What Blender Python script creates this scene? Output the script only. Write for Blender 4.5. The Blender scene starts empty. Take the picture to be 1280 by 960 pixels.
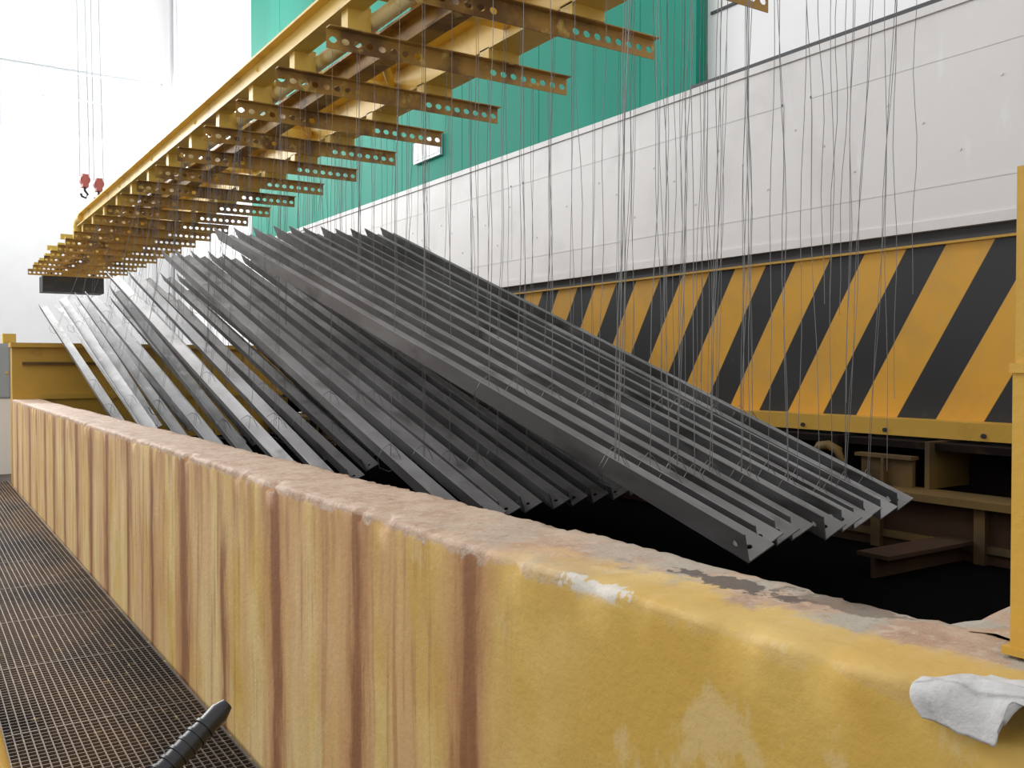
import bpy, math, random
from mathutils import Vector, noise, Matrix
random.seed(7)
scene = bpy.context.scene
scene.view_settings.view_transform = 'Standard'

# ------------------------------------------------------------ materials
def nodes_for(name):
    m = bpy.data.materials.new(name); m.use_nodes = True
    nt = m.node_tree
    b = nt.nodes['Principled BSDF']
    return m, nt, b
def N(nt, t, **k):
    n = nt.nodes.new(t)
    for a, v in k.items(): setattr(n, a, v)
    return n
def math_(nt, op, a, b=None, c=None, clamp=False):
    n = N(nt, 'ShaderNodeMath', operation=op, use_clamp=clamp)
    for i, v in enumerate((a, b, c)):
        if v is None: continue
        if isinstance(v, (int, float)): n.inputs[i].default_value = v
        else: nt.links.new(v, n.inputs[i])
    return n.outputs[0]
def noise_(nt, vec, scale, detail=4, stretch=(1,1,1), rough=.55):
    mp = N(nt, 'ShaderNodeMapping'); mp.inputs['Scale'].default_value = stretch
    nt.links.new(vec, mp.inputs[0])
    n = N(nt, 'ShaderNodeTexNoise'); n.inputs['Scale'].default_value = scale
    n.inputs['Detail'].default_value = detail; n.inputs['Roughness'].default_value = rough
    nt.links.new(mp.outputs[0], n.inputs['Vector'])
    return n.outputs[0]
def ramp_(nt, v, lo, hi):
    n = N(nt, 'ShaderNodeMapRange', interpolation_type='SMOOTHSTEP')
    n.inputs['From Min'].default_value = lo; n.inputs['From Max'].default_value = hi
    nt.links.new(v, n.inputs['Value'])
    return n.outputs[0]
def mix_(nt, f, a, b):
    n = N(nt, 'ShaderNodeMix', data_type='RGBA')
    if isinstance(f, (int, float)): n.inputs[0].default_value = f
    else: nt.links.new(f, n.inputs[0])
    for i, v in ((6, a), (7, b)):
        if isinstance(v, tuple): n.inputs[i].default_value = (*v, 1)
        else: nt.links.new(v, n.inputs[i])
    return n.outputs[2]
def simple(name, base, layers=(), rough=.6, metal=0., bump=0., bscale=40, spec=.5):
    m, nt, b = nodes_for(name)
    tc = N(nt, 'ShaderNodeTexCoord').outputs['Object']
    col = base
    for (c, sc, st, lo, hi) in layers:
        f = ramp_(nt, noise_(nt, tc, sc, 5, st), lo, hi)
        col = mix_(nt, f, col, c)
    if isinstance(col, tuple): b.inputs['Base Color'].default_value = (*col, 1)
    else: nt.links.new(col, b.inputs['Base Color'])
    b.inputs['Roughness'].default_value = rough
    b.inputs['Metallic'].default_value = metal
    b.inputs['Specular IOR Level'].default_value = spec
    if bump:
        bn = N(nt, 'ShaderNodeBump'); bn.inputs['Strength'].default_value = bump
        bn.inputs['Distance'].default_value = .01
        nt.links.new(noise_(nt, tc, bscale, 6), bn.inputs['Height'])
        nt.links.new(bn.outputs[0], b.inputs['Normal'])
    return m

m_rackdark = simple('rack_bar_paint', (.40, .225, .045), [((.16,.08,.024), 3, (1,1,1), .45, .66), ((.60,.42,.12), 9, (1,1,1), .58, .72)], .6, bump=.3)
m_rack = simple('rack_yellow_paint', (.68,.46,.085), [((.38,.21,.035), 2.5, (1,1,1), .53, .75)], .5, bump=.2)
m_pipe = simple('pale_yellow_pipe', (.85,.68,.32), [((.6,.42,.10), 5, (1,1,1), .50, .7)], .4)
m_yel = simple('safety_yellow_paint', (.58,.335,.045), [((.42,.22,.04), 3, (1,1,1), .6, .85)], .5, bump=.2)
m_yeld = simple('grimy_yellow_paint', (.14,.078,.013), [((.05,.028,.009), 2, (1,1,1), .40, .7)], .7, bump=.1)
m_white = simple('white_wall_paint', (.84,.84,.845), [((.80,.80,.805), .8, (1,1,1), .4, .7)], .7)
m_whitep = simple('white_panel_paint', (.65,.63,.62), [((.58,.56,.545), 1.2, (1,1,1), .45, .7), ((.70,.69,.68), 6, (1,1,.3), .6, .75), ((.50,.45,.40), 14, (1,1,.4), .76, .83)], .6, bump=.1, bscale=8)
m_green = simple('green_cladding', (.008,.215,.15), [((.012,.26,.185), .7, (1,1,.3), .45, .65), ((.005,.17,.12), 3, (1,3,.3), .6, .8)], .7, spec=.2)
m_dark = simple('dark_steel', (.02,.02,.022), [((.05,.035,.025), 5, (1,1,1), .5, .7)], .6)
m_gap = simple('painted_shadow_and_seam', (.08,.08,.085), (), .8)  # dark colour standing in for shade at the hood gaps; also wall seams
m_rust = simple('rusty_steel', (.045,.022,.012), [((.07,.036,.016), 3, (1,1,1), .5, .75)], .85, bump=.4, spec=.2)
m_recess = simple('dark_recess', (.010,.007,.006), [((.03,.017,.009), 5, (1,1,1), .52, .7)], .9, spec=.1)  # near-black colour with brown mottling
m_grate = simple('rusty_glint_grating', (.17,.108,.062), [((.055,.04,.03), 1.2, (1,.5,1), .42, .62), ((.36,.25,.11), 14, (1,1,1), .6, .72)], .6, metal=.1)  # rust brown; yellow glints painted in as small colour flecks
m_floor = simple('dark_concrete', (.045,.033,.026), [((.08,.06,.045), 2, (1,1,1), .4, .7)], .8)
m_steel = simple('hot_rolled_steel', (.165,.157,.154), [((.27,.26,.258), 3, (1,.25,1), .42, .68), ((.095,.088,.085), 6, (1,.3,1), .52, .7)], .40, metal=.35, spec=.5)
m_steel2 = simple('pale_rolled_steel', (.20,.197,.197), [((.11,.107,.105), 3, (1,.3,1), .42, .62), ((.32,.318,.32), 5, (1,.3,1), .58, .74)], .55, metal=.2, spec=.3)
m_wire = simple('binding_wire', (.19,.185,.18), (), .5, metal=.3)
m_black = simple('black_rubber_grip', (.012,.012,.015), (), .35)
m_red = simple('hook_red_paint', (.42,.10,.08), (), .5)
m_cab = simple('grey_blue_cabinet', (.33,.38,.43), (), .5)
m_cable = simple('steel_rope', (.45,.45,.47), (), .6)
m_sheet = simple('grey_white_cloth', (.58,.575,.565), [((.45,.44,.43), 12, (1,1,1), .45, .7)], .95, bump=.3, bscale=90, spec=.1)
m_liquid = simple('black_bath_liquid', (.004,.004,.004), (), .9, spec=.0)
m_frame = simple('window_frame_paint', (.6,.63,.66), (), .5)

def tank_material():
    m, nt, b = nodes_for('tank_wall_paint')
    tc = N(nt, 'ShaderNodeTexCoord').outputs['Object']
    sp = N(nt, 'ShaderNodeSeparateXYZ'); nt.links.new(tc, sp.inputs[0])
    X, Y, Z = sp.outputs
    mul = lambda a, c: math_(nt, 'MULTIPLY', a, c)
    inv = lambda a: math_(nt, 'SUBTRACT', 1., a)
    cen = lambda a, k: math_(nt, 'MULTIPLY', math_(nt, 'SUBTRACT', a, .5), k)
    col = mix_(nt, ramp_(nt, noise_(nt, tc, 2.2, 5), .38, .62), (.58,.36,.065), (.68,.46,.125))
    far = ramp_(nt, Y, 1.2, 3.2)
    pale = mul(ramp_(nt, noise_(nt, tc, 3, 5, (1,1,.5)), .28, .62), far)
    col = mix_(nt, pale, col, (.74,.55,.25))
    # pale worn paint blooms with orange rims
    w1 = noise_(nt, tc, 3.2, 7, (1,1,.6), .65)
    col = mix_(nt, mul(ramp_(nt, w1, .56, .62), .45), col, (.70,.56,.30))
    veil = mul(mul(ramp_(nt, noise_(nt, tc, 4.5, 6, (1,1.2,.10)), .40, .62), ramp_(nt, Y, 1.45, 1.9)), .7)
    col = mix_(nt, veil, col, (.60,.345,.175))
    # rust streaks at the stiffener seams, each with its own width and wander
    wob = cen(noise_(nt, tc, 1.1, 4, (1,1,.35)), .36)
    t = math_(nt, 'ADD', math_(nt, 'DIVIDE', math_(nt, 'ADD', math_(nt,'SUBTRACT', Y, 2.0), wob), .71), .5)
    dist = math_(nt, 'ABSOLUTE', math_(nt, 'SUBTRACT', math_(nt, 'FRACT', t), .5))
    wid = math_(nt, 'ADD', .5, mul(ramp_(nt, noise_(nt, tc, 1.3, 2, (0,1,.12)), .3, .7), 1.6))
    dist = math_(nt, 'DIVIDE', dist, wid)
    dd = math_(nt, 'ADD', dist, cen(noise_(nt, tc, 12, 7, (1,1,.16), .65), .26))
    halo = inv(ramp_(nt, dd, .03, .21)); core = inv(ramp_(nt, dd, .02, .09))
    gate = mul(ramp_(nt, Y, 1.68, 1.85), ramp_(nt, noise_(nt, tc, 2.0, 4, (1,1,.35)), .22, .46))
    col = mix_(nt, mul(mul(halo, gate), .7), col, (.46,.21,.08))
    col = mix_(nt, mul(mul(core, gate), .82), col, (.21,.078,.028))
    s2 = mul(mul(ramp_(nt, noise_(nt, tc, 17, 5, (1,1,.06), .6), .52, .66), ramp_(nt, Y, 1.55, 2.2)), .65)
    col = mix_(nt, s2, col, (.40,.19,.075))
    # short runs seeping down from the rim
    s3 = mul(ramp_(nt, noise_(nt, tc, 10, 6, (1,1,.08), .6), .44, .62), ramp_(nt, math_(nt, 'ADD', Z, cen(noise_(nt, tc, 8, 3, (1,1,.2)), .8)), .75, 1.12))
    s3 = mul(mul(s3, ramp_(nt, Y, 1.9, 2.8)), .7)
    col = mix_(nt, s3, col, (.39,.19,.085))
    sc = mul(ramp_(nt, noise_(nt, tc, 26, 7, (1,1,.6), .65), .62, .74), .35)
    col = mix_(nt, sc, col, (.38,.23,.08))
    # crusted top
    crust = mix_(nt, ramp_(nt, noise_(nt, tc, 7, 6), .38, .6), (.53,.38,.27), (.44,.28,.185))
    crust = mix_(nt, ramp_(nt, noise_(nt, tc, 26, 8, rough=.7), .48, .66), crust, (.56,.43,.33))
    nearg = inv(ramp_(nt, Y, .9, 2.8))
    crust = mix_(nt, mul(ramp_(nt, noise_(nt, tc, 5, 4), .44, .56), nearg), crust, (.42,.375,.31))
    crust = mix_(nt, mul(ramp_(nt, noise_(nt, tc, 20, 8, rough=.7), .56, .66), .55), crust, (.23,.16,.115))
    zt = math_(nt, 'ADD', Z, cen(noise_(nt, tc, 13, 7, rough=.65), .11))
    mask = ramp_(nt, zt, 1.120, 1.132)
    xe = math_(nt, 'ADD', X, cen(noise_(nt, tc, 7, 7, rough=.65), .4))
    near = inv(ramp_(nt, math_(nt, 'ADD', Y, cen(noise_(nt, tc, 5, 6), 1.2)), 1.3, 2.2))
    yk = mul(near, inv(ramp_(nt, xe, 1.30, 1.38)))
    mask = mul(mask, inv(mul(yk, .85)))
    col = mix_(nt, mask, col, crust)
    def spot(cx, cy, rx, ry, lo, hi, ns, colr, k, col, zmin=1.0):
        ex = math_(nt, 'DIVIDE', math_(nt, 'SUBTRACT', X, cx), rx); ey = math_(nt, 'DIVIDE', math_(nt, 'SUBTRACT', Y, cy), ry)
        r = math_(nt, 'SQRT', math_(nt, 'ADD', mul(ex, ex), mul(ey, ey)))
        r = math_(nt, 'ADD', r, cen(noise_(nt, tc, ns, 6, rough=.65), 3.0))
        f = mul(mul(inv(ramp_(nt, r, lo, hi)), k), ramp_(nt, Z, zmin, zmin+.015))
        return mix_(nt, f, col, colr)
    col = spot(1.42, 1.33, .045, .16, .8, 1.0, 24, (.07,.055,.05), .85, col, 1.12)
    col = spot(1.475, 1.1, .05, .12, .8, 1.1, 18, (.10,.075,.055), .7, col, 1.12)
    col = spot(1.18, 1.48, .026, .115, .75, .95, 34, (.62,.58,.52), .9, col, 1.12)
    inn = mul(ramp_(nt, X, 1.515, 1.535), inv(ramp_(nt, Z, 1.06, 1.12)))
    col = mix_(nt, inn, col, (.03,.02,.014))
    nt.links.new(col, b.inputs['Base Color'])
    b.inputs['Roughness'].default_value = .65
    bn = N(nt, 'ShaderNodeBump'); bn.inputs['Distance'].default_value = .012
    nt.links.new(math_(nt, 'ADD', .25, mul(mask, .4)), bn.inputs['Strength'])
    h = math_(nt, 'ADD', noise_(nt, tc, 45, 8, rough=.65), mul(noise_(nt, tc, 9, 6), 1.2))
    nt.links.new(h, bn.inputs['Height']); nt.links.new(bn.outputs[0], b.inputs['Normal'])
    return m
m_tank = tank_material()

def stripe_material():
    m, nt, b = nodes_for('hazard_stripe_paint')
    tc = N(nt, 'ShaderNodeTexCoord').outputs['Object']
    sp = N(nt, 'ShaderNodeSeparateXYZ'); nt.links.new(tc, sp.inputs[0])
    X, Y, Z = sp.outputs
    s = math_(nt, 'ADD', Y, math_(nt, 'MULTIPLY', Z, .587))
    f = math_(nt, 'FRACT', math_(nt, 'DIVIDE', math_(nt, 'SUBTRACT', s, 3.99 - .56*20), .56))
    k = ramp_(nt, f, .470, .480)
    k0 = ramp_(nt, f, .0, .01)
    blk = math_(nt, 'MULTIPLY', k0, math_(nt, 'SUBTRACT', 1., k))
    yel = mix_(nt, ramp_(nt, noise_(nt, tc, 4, 5), .4, .7), (.80,.41,.045), (.70,.37,.06))
    dirt = ramp_(nt, noise_(nt, tc, 13, 6, (1,1,.5)), .64, .78)
    yel = mix_(nt, math_(nt, 'MULTIPLY', dirt, .5), yel, (.55,.4,.18))
    bl = mix_(nt, dirt, (.026,.026,.027), (.075,.07,.065))
    nt.links.new(mix_(nt, blk, yel, bl), b.inputs['Base Color'])
    b.inputs['Roughness'].default_value = .45
    return m
m_stripe = stripe_material()

# ------------------------------------------------------------ mesh builder
class B:
    def __init__(s, name, mats):
        s.n, s.m, s.v, s.f, s.i, s.sm = name, mats, [], [], [], []
    def add(s, vs, fs, mi=0, smooth=False):
        o = len(s.v); s.v += [tuple(v) for v in vs]
        for f in fs: s.f.append([o+i for i in f]); s.i.append(mi); s.sm.append(smooth)
    def box(s, x0, x1, y0, y1, z0, z1, mi=0, M=None):
        vs = [Vector((x, y, z)) for x in (x0, x1) for y in (y0, y1) for z in (z0, z1)]
        if M: vs = [M @ v for v in vs]
        s.add(vs, [(0,1,3,2),(4,6,7,5),(0,4,5,1),(2,3,7,6),(0,2,6,4),(1,5,7,3)], mi)
    def tube(s, pts, r, mi=0, seg=8, radii=None):
        pts = [Vector(p) for p in pts]; rings = []
        for i, p in enumerate(pts):
            t = (pts[min(i+1, len(pts)-1)] - pts[max(i-1, 0)]).normalized()
            a = Vector((0,0,1)) if abs(t.z) < .9 else Vector((1,0,0))
            u = t.cross(a).normalized(); w = t.cross(u)
            rr = radii[i] if radii else r
            rings.append([p + (u*math.cos(2*math.pi*k/seg) + w*math.sin(2*math.pi*k/seg))*rr for k in range(seg)])
        vs = [v for R in rings for v in R]; fs = []
        for i in range(len(pts)-1):
            for k in range(seg):
                k2 = (k+1) % seg
                fs.append((i*seg+k, i*seg+k2, (i+1)*seg+k2, (i+1)*seg+k))
        s.add(vs, fs, mi, True)
        n = len(pts)-1
        s.add(rings[0], [tuple(range(seg))[::-1]], mi); s.add(rings[n], [tuple(range(seg))], mi)
    def plate(s, O, U, V, T, nu, cell, h, hole, which, mi=0, seg=8, el=1.):
        """plate with real holes: O origin, U length axis, V height axis, T thickness vector"""
        O, U, V, T = map(Vector, (O, U, V, T))
        for c in range(nu):
            u0, u1 = c*cell, (c+1)*cell; cu = (u0+u1)/2; cv = h*.47
            P = lambda u, v, t: O + U*u + V*v + T*t
            if which(c):
                inn, out = [], []
                for k in range(seg*2):
                    a = 2*math.pi*k/(seg*2)
                    ca, sa = math.cos(a), math.sin(a)
                    inn.append((cu+ca*hole*el, cv+sa*hole))
                    mx = max(abs(ca), abs(sa))
                    out.append((cu+ca/mx*cell/2, h/2+sa/mx*h/2))
                n = seg*2
                vs = [P(*p, 0) for p in inn]+[P(*p, 0) for p in out]+[P(*p, 1) for p in inn]+[P(*p, 1) for p in out]
                fs = []
                for k in range(n):
                    j = (k+1) % n
                    fs += [(k, j, n+j, n+k), (2*n+k, 3*n+k, 3*n+j, 2*n+j), (k, 2*n+k, 2*n+j, j)]
                s.add(vs, fs, mi)
                s.add([P(u0,0,0),P(u1,0,0),P(u1,0,1),P(u0,0,1)], [(0,1,2,3)], mi)
                s.add([P(u0,h,0),P(u1,h,0),P(u1,h,1),P(u0,h,1)], [(0,1,2,3)], mi)
            else:
                vs = [P(u, v, t) for u in (u0,u1) for v in (0,h) for t in (0,1)]
                s.add(vs, [(0,1,3,2),(4,6,7,5),(0,4,5,1),(2,3,7,6),(0,2,6,4),(1,5,7,3)], mi)
    def make(s, col=None):
        me = bpy.data.meshes.new(s.n); me.from_pydata(s.v, [], s.f); me.update()
        for m in s.m: me.materials.append(m)
        me.polygons.foreach_set('material_index', s.i)
        me.polygons.foreach_set('use_smooth', s.sm)
        o = bpy.data.objects.new(s.n, me); scene.collection.objects.link(o)
        return o

# ------------------------------------------------------------ room shell
b = B('floor', [m_floor]); b.box(-8, 6.6, -3, 27.3, -.25, -.05); b.make()
WX0, WX1, WZ0, WZ1 = -5., 6.05, 7.7, 9.5
b = B('wall_back', [m_white])
b.box(-8, 6.6, 27, 27.3, -.05, WZ0); b.box(-8, 6.6, 27, 27.3, WZ1, 13.5)
b.box(-8, WX0, 27, 27.3, WZ0, WZ1); b.box(WX1, 6.6, 27, 27.3, WZ0, WZ1)
b.make()
b = B('window_1', [m_frame])
x = WX0
while x < WX1+.01:
    b.box(x-.035, x+.035, 27.05, 27.15, WZ0, WZ1); x += (WX1-WX0)/11
for z in (WZ0+.04, 8.75, WZ1-.04): b.box(WX0, WX1, 27.04, 27.16, z-.035, z+.035)
b.make()
b = B('wall_right', [m_white, m_gap])
b.box(6.35, 6.6, -3, 27, -.05, 13.5)
for z in (4.9, 6.2): b.box(6.335, 6.35, -3, 6.25, z, z+.025, 1)
b.make()
b = B('downpipe', [m_cable]); b.tube([(6.2, 26.6, -.05), (6.2, 26.6, 13)], .05); b.make()
b = B('green_cladding', [m_green, m_frame, m_white])
b.box(6.27, 6.35, 6.3, 19.8, 4.14, 13.4)
y = 6.3
while y < 19.8:
    b.box(6.267, 6.27, y+.87, y+.89, 4.14, 13.4); y += 1.8
b.box(6.2, 6.27, 6.3, 6.38, 4.14, 13.4)
b.box(6.2, 6.27, 6.38, 19.8, 6.0, 6.10)
b.box(6.22, 6.262, 11.3, 12.1, 4.55, 4.85, 1); b.box(6.215, 6.222, 11.34, 12.06, 4.59, 4.81, 2)
b.make()

b = B('fume_hood_panel', [m_whitep, m_gap, m_dark])
b.box(6.0, 6.24, -1, 17.5, 2.55, 4.12)
b.box(5.985, 6.0, -1, 17.5, 4.06, 4.12); b.box(5.985, 6.0, -1, 17.5, 2.55, 2.62)
b.box(6.05, 6.24, -1, 17.5, 2.47, 2.55, 1)  # shadow strip below the hood, painted as a dark bar
b.box(6.1, 6.35, -1, 6.28, 4.12, 4.2, 1)  # dark strip painted in for the shaded gap above the hood
b.box(6.05, 6.2, -1, 17.5, 4.12, 4.135, 1)
b.box(5.997, 6.0, 5.1, 17.5, 3.72, 3.75); b.box(5.997, 6.0, -1, 4.83, 3.72, 3.75)
b.box(5.997, 6.0, -1, 17.5, 2.85, 2.87)
for yy in (5.1, 4.83, 8.9, 9.15, 13, 13.25, 1.2): b.box(5.997, 6.0, yy-.012, yy+.012, 2.87, 3.74)
for i in range(60):
    yy = .5+i*.28; b.tube([(6.0, yy, 3.3 + .25*math.sin(i*2.1)), (5.994, yy, 3.3+.25*math.sin(i*2.1))], .010, 0, 8)
b.make()

# ------------------------------------------------------------ tank
b = B('pickling_tank', [m_tank, m_recess, m_rust, m_yel, m_liquid, m_yeld])
prof = [(1.17,-.05),(1.17,.2),(1.17,.45),(1.17,.7),(1.17,.9),(1.17,1.04),(1.17,1.11),(1.171,1.135),(1.175,1.147),(1.185,1.151),(1.215,1.152),(1.25,1.152),(1.30,1.15),
        (1.35,1.152),(1.40,1.15),(1.45,1.152),(1.495,1.152),(1.52,1.149),(1.529,1.137),(1.53,1.10),(1.53,.9),(1.53,.5),(1.53,-.05)]
ys = [-1 + .02*i for i in range(int(15.1/.02)+1)]
vs, fs = [], []
for y in ys:
    for j, (x, z) in enumerate(prof):
        dx = dz = 0
        if 1 < j < 21:
            big = noise.noise(Vector((x*2, y*1.3, z*2)))*.010
            sm = noise.noise(Vector((x*14, y*11, z*14)))
            fine = noise.noise(Vector((x*45, y*38, z*40)))
            if z > 1.12:
                dz = big*.9 + sm*.004 + fine*.0035
                dx = fine*.003
                if x < 1.19 or x > 1.51:
                    sg = 1 if x < 1.3 else -1
                    chip = max(0, noise.noise(Vector((3, y*7, sg)))-.12)*.06 + max(0, noise.noise(Vector((5, y*19, sg)))-.15)*.03
                    dx += sg*chip; dz -= chip*.6
            else:
                dx = big*.5 + sm*.001
        vs.append((x+dx, y, z+dz))
n = len(prof)
for i in range(len(ys)-1):
    for j in range(n-1):
        fs.append((i*n+j, (i+1)*n+j, (i+1)*n+j+1, i*n+j+1))
b.add(vs, fs, 0, True)
b.add([vs[(len(ys)-1)*n+j] for j in range(n)], [tuple(range(n))], 0)
b.add([vs[j] for j in range(n)], [tuple(range(n))[::-1]], 0)
gx = [1.50+.04*i for i in range(88)]; gp = [(.93,.0),(.93,.6),(.93,1.08),(.925,1.14),(.90,1.15),(.82,1.15),(.75,1.15),(.67,1.15),(.6,1.15),(.52,1.15),(.45,1.15),(.32,1.13),(.3,.0)]
vs, fs = [], []
for x in gx:
    for (y, z) in gp:
        d = noise.noise(Vector((x*14, y*14, z*5)))*.010 + noise.noise(Vector((x*40, y*40, z*5)))*.004 if z > 1 else 0
        vs.append((x, y+d, z+d+.002))
n = len(gp)
for i in range(len(gx)-1):
    for j in range(n-1): fs.append((i*n+j, i*n+j+1, (i+1)*n+j+1, (i+1)*n+j))
b.add(vs, fs, 0, True)
# far end wall, raised, with flange
b.box(1.18, 5.2, 14.1, 14.35, -.05, 1.86, 3)
b.box(1.16, 5.2, 14.02, 14.4, 1.86, 1.92, 3)
b.box(1.18, 5.2, 14.06, 14.1, 1.15, 1.22, 3)
b.box(1.3, 2.6, 14.04, 14.1, 1.62, 1.66, 5)
# far long wall
b.box(4.72, 4.9, .3, 14.1, .3, .86, 2)
b.box(4.62, 4.9, .3, 14.1, .86, .90, 5)
b.box(4.70, 4.74, .3, 14.1, .62, .66, 5)
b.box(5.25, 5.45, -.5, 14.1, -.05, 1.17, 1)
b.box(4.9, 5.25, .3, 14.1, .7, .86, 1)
y = 1.2; k = 0
while y < 14:
    b.box(4.85, 5.25, y, y+.03, .9, 1.17, 5 if k % 2 else 1)
    b.box(4.68, 4.72, y+.2, y+.26, .3, .86, 5)
    if k % 3 == 0:
        b.box(4.84, 4.87, y+.1, y+.44, .9, 1.06, 5); b.box(4.80, 4.87, y+.08, y+.46, 1.06, 1.08, 5); b.box(4.80, 4.87, y+.26, y+.28, .9, 1.06, 5)
    y += .62; k += 1
b.box(4.9, 5.2, .5, 14.0, 1.12, 1.16, 1)
b.box(1.5, 4.75, .7, 14.12, .3, .56, 4)
b.box(3.95, 4.72, 2.78, 2.80, .56, .66, 2); b.box(3.95, 4.72, 2.70, 2.88, .66, .68, 2)
b.box(4.2, 4.72, 1.57, 1.59, .56, .78, 2); b.box(4.2, 4.72, 1.48, 1.68, .78, .80, 2)
yy = 3.75
b.tube([(4.70, yy, .9), (4.70, yy, 1.0), (4.70, yy-.01, 1.07), (4.70, yy-.05, 1.11), (4.70, yy-.12, 1.12), (4.70, yy-.19, 1.09), (4.70, yy-.21, 1.02), (4.70, yy-.21, .92)], .028, 5, 12)
b.make()

b = B('hazard_striped_panel', [m_stripe, m_yel, m_dark])
b.box(5.2, 5.26, .6, 13.9, 1.28, 2.33, 0)
b.box(5.17, 5.30, .6, 13.9, 2.33, 2.345, 1)
b.box(5.02, 5.3, .6, 13.9, 1.24, 1.28, 1)
b.box(5.02, 5.035, .6, 13.9, 1.18, 1.24, 1)
for i in range(20):
    yy = 1.6+i*.62; b.tube([(5.02, yy, 1.21), (5.005, yy, 1.21)], .014, 2, 8)
b.make()

b = B('guide_post', [m_yel])
b.box(1.415, 1.60, .60, .757, 1.165, 1.6); b.box(1.418, 1.59, .61, .755, 1.6, 1.905)
b.box(1.405, 1.61, .59, .765, 1.158, 1.17); b.box(1.41, 1.6, .60, .76, 1.59, 1.605)
b.make()

# crumpled cloth folded over the wall corner
b = B('crumpled_cloth', [m_sheet])
nu, nv = 100, 64; vs = []; fs = []
def ss(a, lo, hi):
    a = min(1, max(0, (a-lo)/(hi-lo))); return a*a*(3-2*a)
for i in range(nu):
    for j in range(nv):
        s_, t_ = i/(nu-1), j/(nv-1)
        arch = max(0, math.sin(math.pi*min(1, s_*.96+.04)))**.6
        ztop = 1.158 + .034*arch
        cave = ss(s_, .50, .58)*(1-ss(s_, .72, .82))
        zb = 1.120*(1-cave) + (ztop-.010)*cave
        fold = math.sin(s_*19+t_*3)*.003 + math.sin(s_*9-t_*7)*.003
        if t_ < .4:
            k = t_/.4; x = 1.150 - .010*math.sin(math.pi*k)*(1-cave) + .02*k + fold; z = zb + (ztop-zb)*(1-(1-k)**1.4)
        else:
            k = (t_-.4)/.6; x = 1.17 + .12*k + fold*(1-k); z = ztop - (ztop-1.162)*k**1.3 + fold*.8
        y = .735 - .24*s_ + .02*math.sin(t_*5+s_*4)
        q = Vector((x*14, y*14, z*14))
        x += noise.noise(q)*.005 ; z += noise.noise(q+Vector((7,1,3)))*.007 - abs(noise.noise(q*2.0))*.005
        if x > 1.165: z = max(z, 1.160)
        else: x = min(x, 1.160)
        vs.append((x, y, z))
for i in range(nu-1):
    for j in range(nv-1): fs.append((i*nv+j, i*nv+j+1, (i+1)*nv+j+1, (i+1)*nv+j))
b.add(vs, fs, 0, True)
o = b.make(); md = o.modifiers.new('thick', 'SOLIDIFY'); md.thickness = .003; md.offset = 1

# ------------------------------------------------------------ floor grating walkway
b = B('walkway_grating', [m_grate, m_dark])
x = -1.2
while x < 1.15:
    b.box(x-.0028, x+.0028, .5, 14.6, -.03, 0); x += .034
y = .5
while y < 14.6:
    b.box(-1.2, 1.15, y-.0028, y+.0028, -.014, -.001); y += .04
y = .5
while y < 14.6: b.box(-1.2, 1.15, y-.006, y+.006, -.035, .001); y += 1.0
b.box(1.145, 1.155, .5, 14.6, -.04, .002)
b.make()

b = B('guard_rail', [m_yel])
RX = .076
b.tube([(RX, -1, 1.1), (RX, 12, 1.1)], .026, 0, 16)
b.tube([(RX, -1, .52), (RX, 12, .52)], .02, 0, 12)
for yy in range(-1, 13, 2): b.tube([(RX, yy, .002), (RX, yy, 1.1)], .024, 0, 12)
b.make()

b = B('rake_handle', [m_black, m_dark])
p1 = Vector((.578, 2.02, .858)); p0 = Vector((-.74, 1.55, .022))
dr = p1-p0
pts = [p0+dr*t for t in (0,.5,.84,.85,.87,.90,.93,.96,.985,1.0)]
b.tube(pts, .02, 0, 14, [.014,.014,.014,.021,.024,.022,.024,.022,.023,.014])
for t in (.87,.885,.90,.915,.93,.945,.96): b.tube([p0+dr*(t-.002), p0+dr*(t+.002)], .0262, 0, 14)
b.make()

# ------------------------------------------------------------ overhead rack
b = B('overhead_hanging_rack', [m_rackdark, m_rack, m_pipe, m_dark])
BZ = 3.60
bars = [3.56 + .945*i for i in range(-2, 21)]
for by in bars:
    L = 1.86; nc = 22; cell = L/nc; x0 = 2.2
    b.plate((x0, by, BZ-.015), (1,0,0), (0,0,1), (0,.006,0), nc, cell, .120, .021, lambda c: c < 8 or c > 13, 0, el=1.25)
    b.box(x0, x0+L, by-.055, by+.006, BZ+.105, BZ+.112, 0)
    b.box(2.32, 2.48, by-.05, by+.05, BZ+.112, BZ+.26, 1)
    b.box(3.35, 3.60, by-.06, by+.06, BZ+.112, BZ+.19, 1)
def ibeam(x, w, z0, z1, y0, y1, mi):
    b.box(x-w/2, x+w/2, y0, y1, z0, z0+.018, mi); b.box(x-w/2, x+w/2, y0, y1, z1-.018, z1, mi)
    b.box(x-.008, x+.008, y0, y1, z0+.018, z1-.018, mi)
ibeam(2.36, .14, BZ+.24, BZ+.43, 1, 16.2, 1)
ibeam(3.48, .26, BZ+.18, BZ+.5, 1, 22.9, 1)
ibeam(2.80, .14, BZ+.112, BZ+.3, 1, 22.9, 0)
b.tube([(2.52, 1, BZ+.20), (2.52, 16.2, BZ+.20)], .05, 2, 14)
b.tube([(2.36, 16.0, BZ+.37), (2.36, 16.35, BZ+.36), (2.36, 16.5, BZ+.28), (2.36, 16.5, BZ+.10)], .085, 1, 12)
for i in range(11):
    y0 = 1.5+i*1.9
    b.box(2.36, 3.48, y0, y0+.1, BZ+.33, BZ+.42, 1)
    if y0 < 14:
        b.tube([(2.36, y0+.05, BZ+.37), (3.48, y0+1.85, BZ+.37)], .035, 1, 8)
b.box(2.5, 3.75, 22.6, 23.2, BZ-.35, BZ+.0, 3); b.box(2.6, 2.7, 22.6, 22.7, BZ, BZ+.12, 3); b.box(3.5, 3.6, 22.6, 22.7, BZ, BZ+.2, 3)
b.make()

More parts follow.
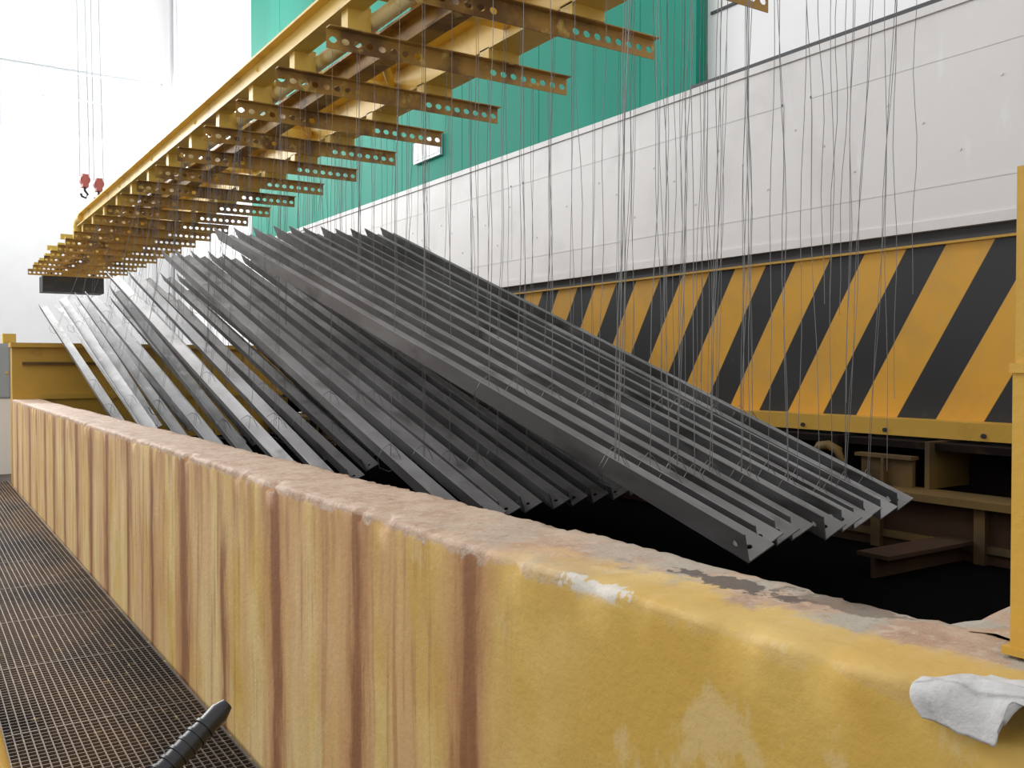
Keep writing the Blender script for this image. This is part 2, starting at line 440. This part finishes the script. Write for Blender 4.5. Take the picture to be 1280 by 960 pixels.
# ------------------------------------------------------------ hanging steel angles
wires = B('hanging_wires', [m_wire])
def angle(bd, P, Q, L, rot, th, mi=0):
    P, Q = Vector(P), Vector(Q); t = (Q-P).normalized()
    s = t.cross(Vector((0,0,1))).normalized(); u = s.cross(t).normalized()
    c, sn = math.cos(rot), math.sin(rot)
    a = -s*sn + u*c
    d = s*c + u*sn
    sec = [Vector((0,0,0)), d*L, d*L + a*th, d*th + a*th, d*th + a*L, a*L]
    E = .10
    K = P + t*E
    vs = [K+q for q in sec]+[Q+q for q in sec]
    bd.add(vs, [(i, (i+1) % 6, 6+(i+1) % 6, 6+i) for i in range(6)], mi)
    bd.add([Q+q for q in sec], [(0,1,2,3),(0,3,4,5)], mi)
    bd.plate(P, t, a, d*th, 1, E, L, .011, lambda c_: True, mi)
    bd.plate(P, t, d, a*th, 1, E, L, .011, lambda c_: True, mi)
    bd.add([P+q for q in sec], [(0,3,2,1),(0,5,4,3)], mi)
def wire(x, y, x2, y2, z2):
    pts = []; n = 12; ph = random.uniform(0, 9)
    for i in range(n):
        t = i/(n-1); k = math.sin(math.pi*t)
        pts.append((x+(x2-x)*t+k*.006*math.sin(ph+t*11), y+(y2-y)*t+k*.010*math.sin(ph*2+t*13), BZ+.0+(z2-BZ)*t))
    wires.tube(pts, .0015, 0, 5)
def bundle(name, n, A, A2, C, C2, mat_, L=.105, fr=(.12,.22,.8), jit=.012, rj=1.5, rot=28, th=.005):
    bd = B(name, [mat_])
    for i in range(n):
        t = i/(n-1)
        P = Vector(A).lerp(Vector(C), t); Q = Vector(A2).lerp(Vector(C2), t)
        P += Vector((random.uniform(-jit,jit)*.7, random.uniform(-jit,jit)*2, random.uniform(-jit,jit)*.4))
        Q += Vector((random.uniform(-jit,jit)*.7, random.uniform(-jit,jit)*3, random.uniform(-jit,jit)*.5))
        angle(bd, P, Q, L, math.radians(rot+random.uniform(-rj,rj)), th)
        for f in fr:
            W = P.lerp(Q, f); by = min(bars, key=lambda q: abs(q-W.y) + random.uniform(0,.5))
            f2 = (by + random.uniform(-.08,.08) - P.y)/(Q.y-P.y); f2 = min(max(f2, .03), .97); W2 = P.lerp(Q, f2)
            x = min(max(W2.x+random.uniform(-.03,.04), 2.24), 4.03)
            wire(x, by+.004, W2.x+.01, W2.y, W2.z+.01)
            if random.random() < .4: wire(x+.015, by+.004, W2.x+.03, W2.y+.02, W2.z+.02)
            lp = []
            for k in range(9):
                a = 2*math.pi*k/8; lp.append((W2.x+.068*math.cos(a), W2.y+.02*math.sin(a*2), W2.z+.05+.075*math.sin(a)))
            wires.tube(lp, .0018, 0, 4)
    return bd.make()
bundle('steel_angle_bundle', 11, (2.2,2.02,.98), (2.2,7.8,2.66), (3.9,2.64,.91), (3.9,8.2,2.85), m_steel, L=.115, jit=.02, fr=(.05,.13,.24,.8))
bundle('steel_angle_bundle', 11, (2.2,3.85,.82), (2.2,9.8,2.69), (3.9,4.2,.84), (3.9,10.1,2.75), m_steel, L=.115, jit=.02)
bundle('steel_angle_bundle', 10, (2.0,5.5,.86), (2.0,11.5,2.59), (3.8,6.0,.88), (3.8,11.8,2.7), m_steel, jit=.05, rj=4)
bundle('steel_angle_bundle', 9, (1.85,6.4,.84), (1.85,12.25,2.46), (3.7,7.2,.86), (3.7,12.8,2.6), m_steel2, jit=.08, rj=7)
bundle('steel_angle_bundle', 8, (1.76,7.9,.84), (1.76,13.8,2.45), (3.3,8.8,.9), (3.3,14.2,2.55), m_steel2, jit=.08, rj=8)
bundle('steel_angle_bundle', 7, (1.7,9.5,.92), (1.7,15.3,2.43), (3.0,10.2,.95), (3.0,15.5,2.5), m_steel2, jit=.08, rj=8)
# loose wires left on the near bars, hanging free
for i in range(14):
    by = random.choice(bars[1:3]); x = random.uniform(3.2, 4.03)
    wire(x, by+.004, x+random.uniform(-.03,.03), by+random.uniform(-.04,.04), random.uniform(1.1, 2.0))
wires.make()

# ------------------------------------------------------------ crane hooks
b = B('crane_hook_block', [m_red, m_cable, m_dark])
for (x, z) in ((3.28, 5.66), (3.56, 5.60)):
    for k in (-.08, .08): b.tube([(x+k*1.2, 22, z+.08), (x+k*.8-.1, 22, 13.4)], .011, 1, 6)
    b.tube([(x, 21.9, z), (x, 22.1, z)], .10, 0, 18)
    b.box(x-.06, x+.06, 21.87, 22.13, z-.15, z+.12, 0)
    b.tube([(x, 22, z-.15), (x, 22, z-.22), (x+.06, 22, z-.3), (x+.02, 22, z-.38), (x-.06, 22, z-.35), (x-.08, 22, z-.29)], .025, 2, 8)
b.make()

b = B('electrical_cabinet', [m_cab, m_white, m_rack])
b.box(.6, 1.33, 16, 16.5, 1.1, 1.95, 0); b.box(.63, 1.30, 15.98, 16, 1.13, 1.92, 0)
b.box(.6, 1.33, 16, 16.5, -.05, 1.1, 1); b.box(1.22, 1.40, 16.02, 16.25, 1.95, 2.1, 2)
b.tube([(1.27, 15.98, 1.5), (1.27, 15.95, 1.5)], .02, 2)
b.make()

# ------------------------------------------------------------ light
w = bpy.data.worlds.new('hall_daylight'); scene.world = w; w.use_nodes = True
bg = w.node_tree.nodes['Background']; bg.inputs[0].default_value = (.975,.988,1,1); bg.inputs[1].default_value = 1.03
def area(name, loc, target, sx, sy, power, col=(1,1,1)):
    l = bpy.data.lights.new(name, 'AREA'); l.shape = 'RECTANGLE'; l.size = sx; l.size_y = sy; l.energy = power; l.color = col
    o = bpy.data.objects.new(name, l); scene.collection.objects.link(o); o.location = loc
    o.rotation_euler = (Vector(target)-Vector(loc)).to_track_quat('-Z', 'Y').to_euler()
area('window_daylight', (0, 28.2, 9), (2.5, 8, 1), 10, 2.5, 4200)
area('upper_left_fill', (-5, 16, 12), (3, 9, 1), 8, 4, 1000)  # unseen area light added for soft light from the upper left
area('back_wall_glow_fill', (-1.5, 24.5, 12.5), (-.5, 27, 8), 6, 1.5, 600)  # unseen light added to blow out the wall around the windows

# ------------------------------------------------------------ camera
cam = bpy.data.cameras.new('camera'); co = bpy.data.objects.new('camera', cam); scene.collection.objects.link(co)
cam.sensor_width = 36; cam.lens = 1150/1280*36; cam.clip_start = .02
co.location = (0, 0, 1.6); co.rotation_euler = (math.radians(90-1.1), 0, math.radians(-33.3))
scene.camera = co
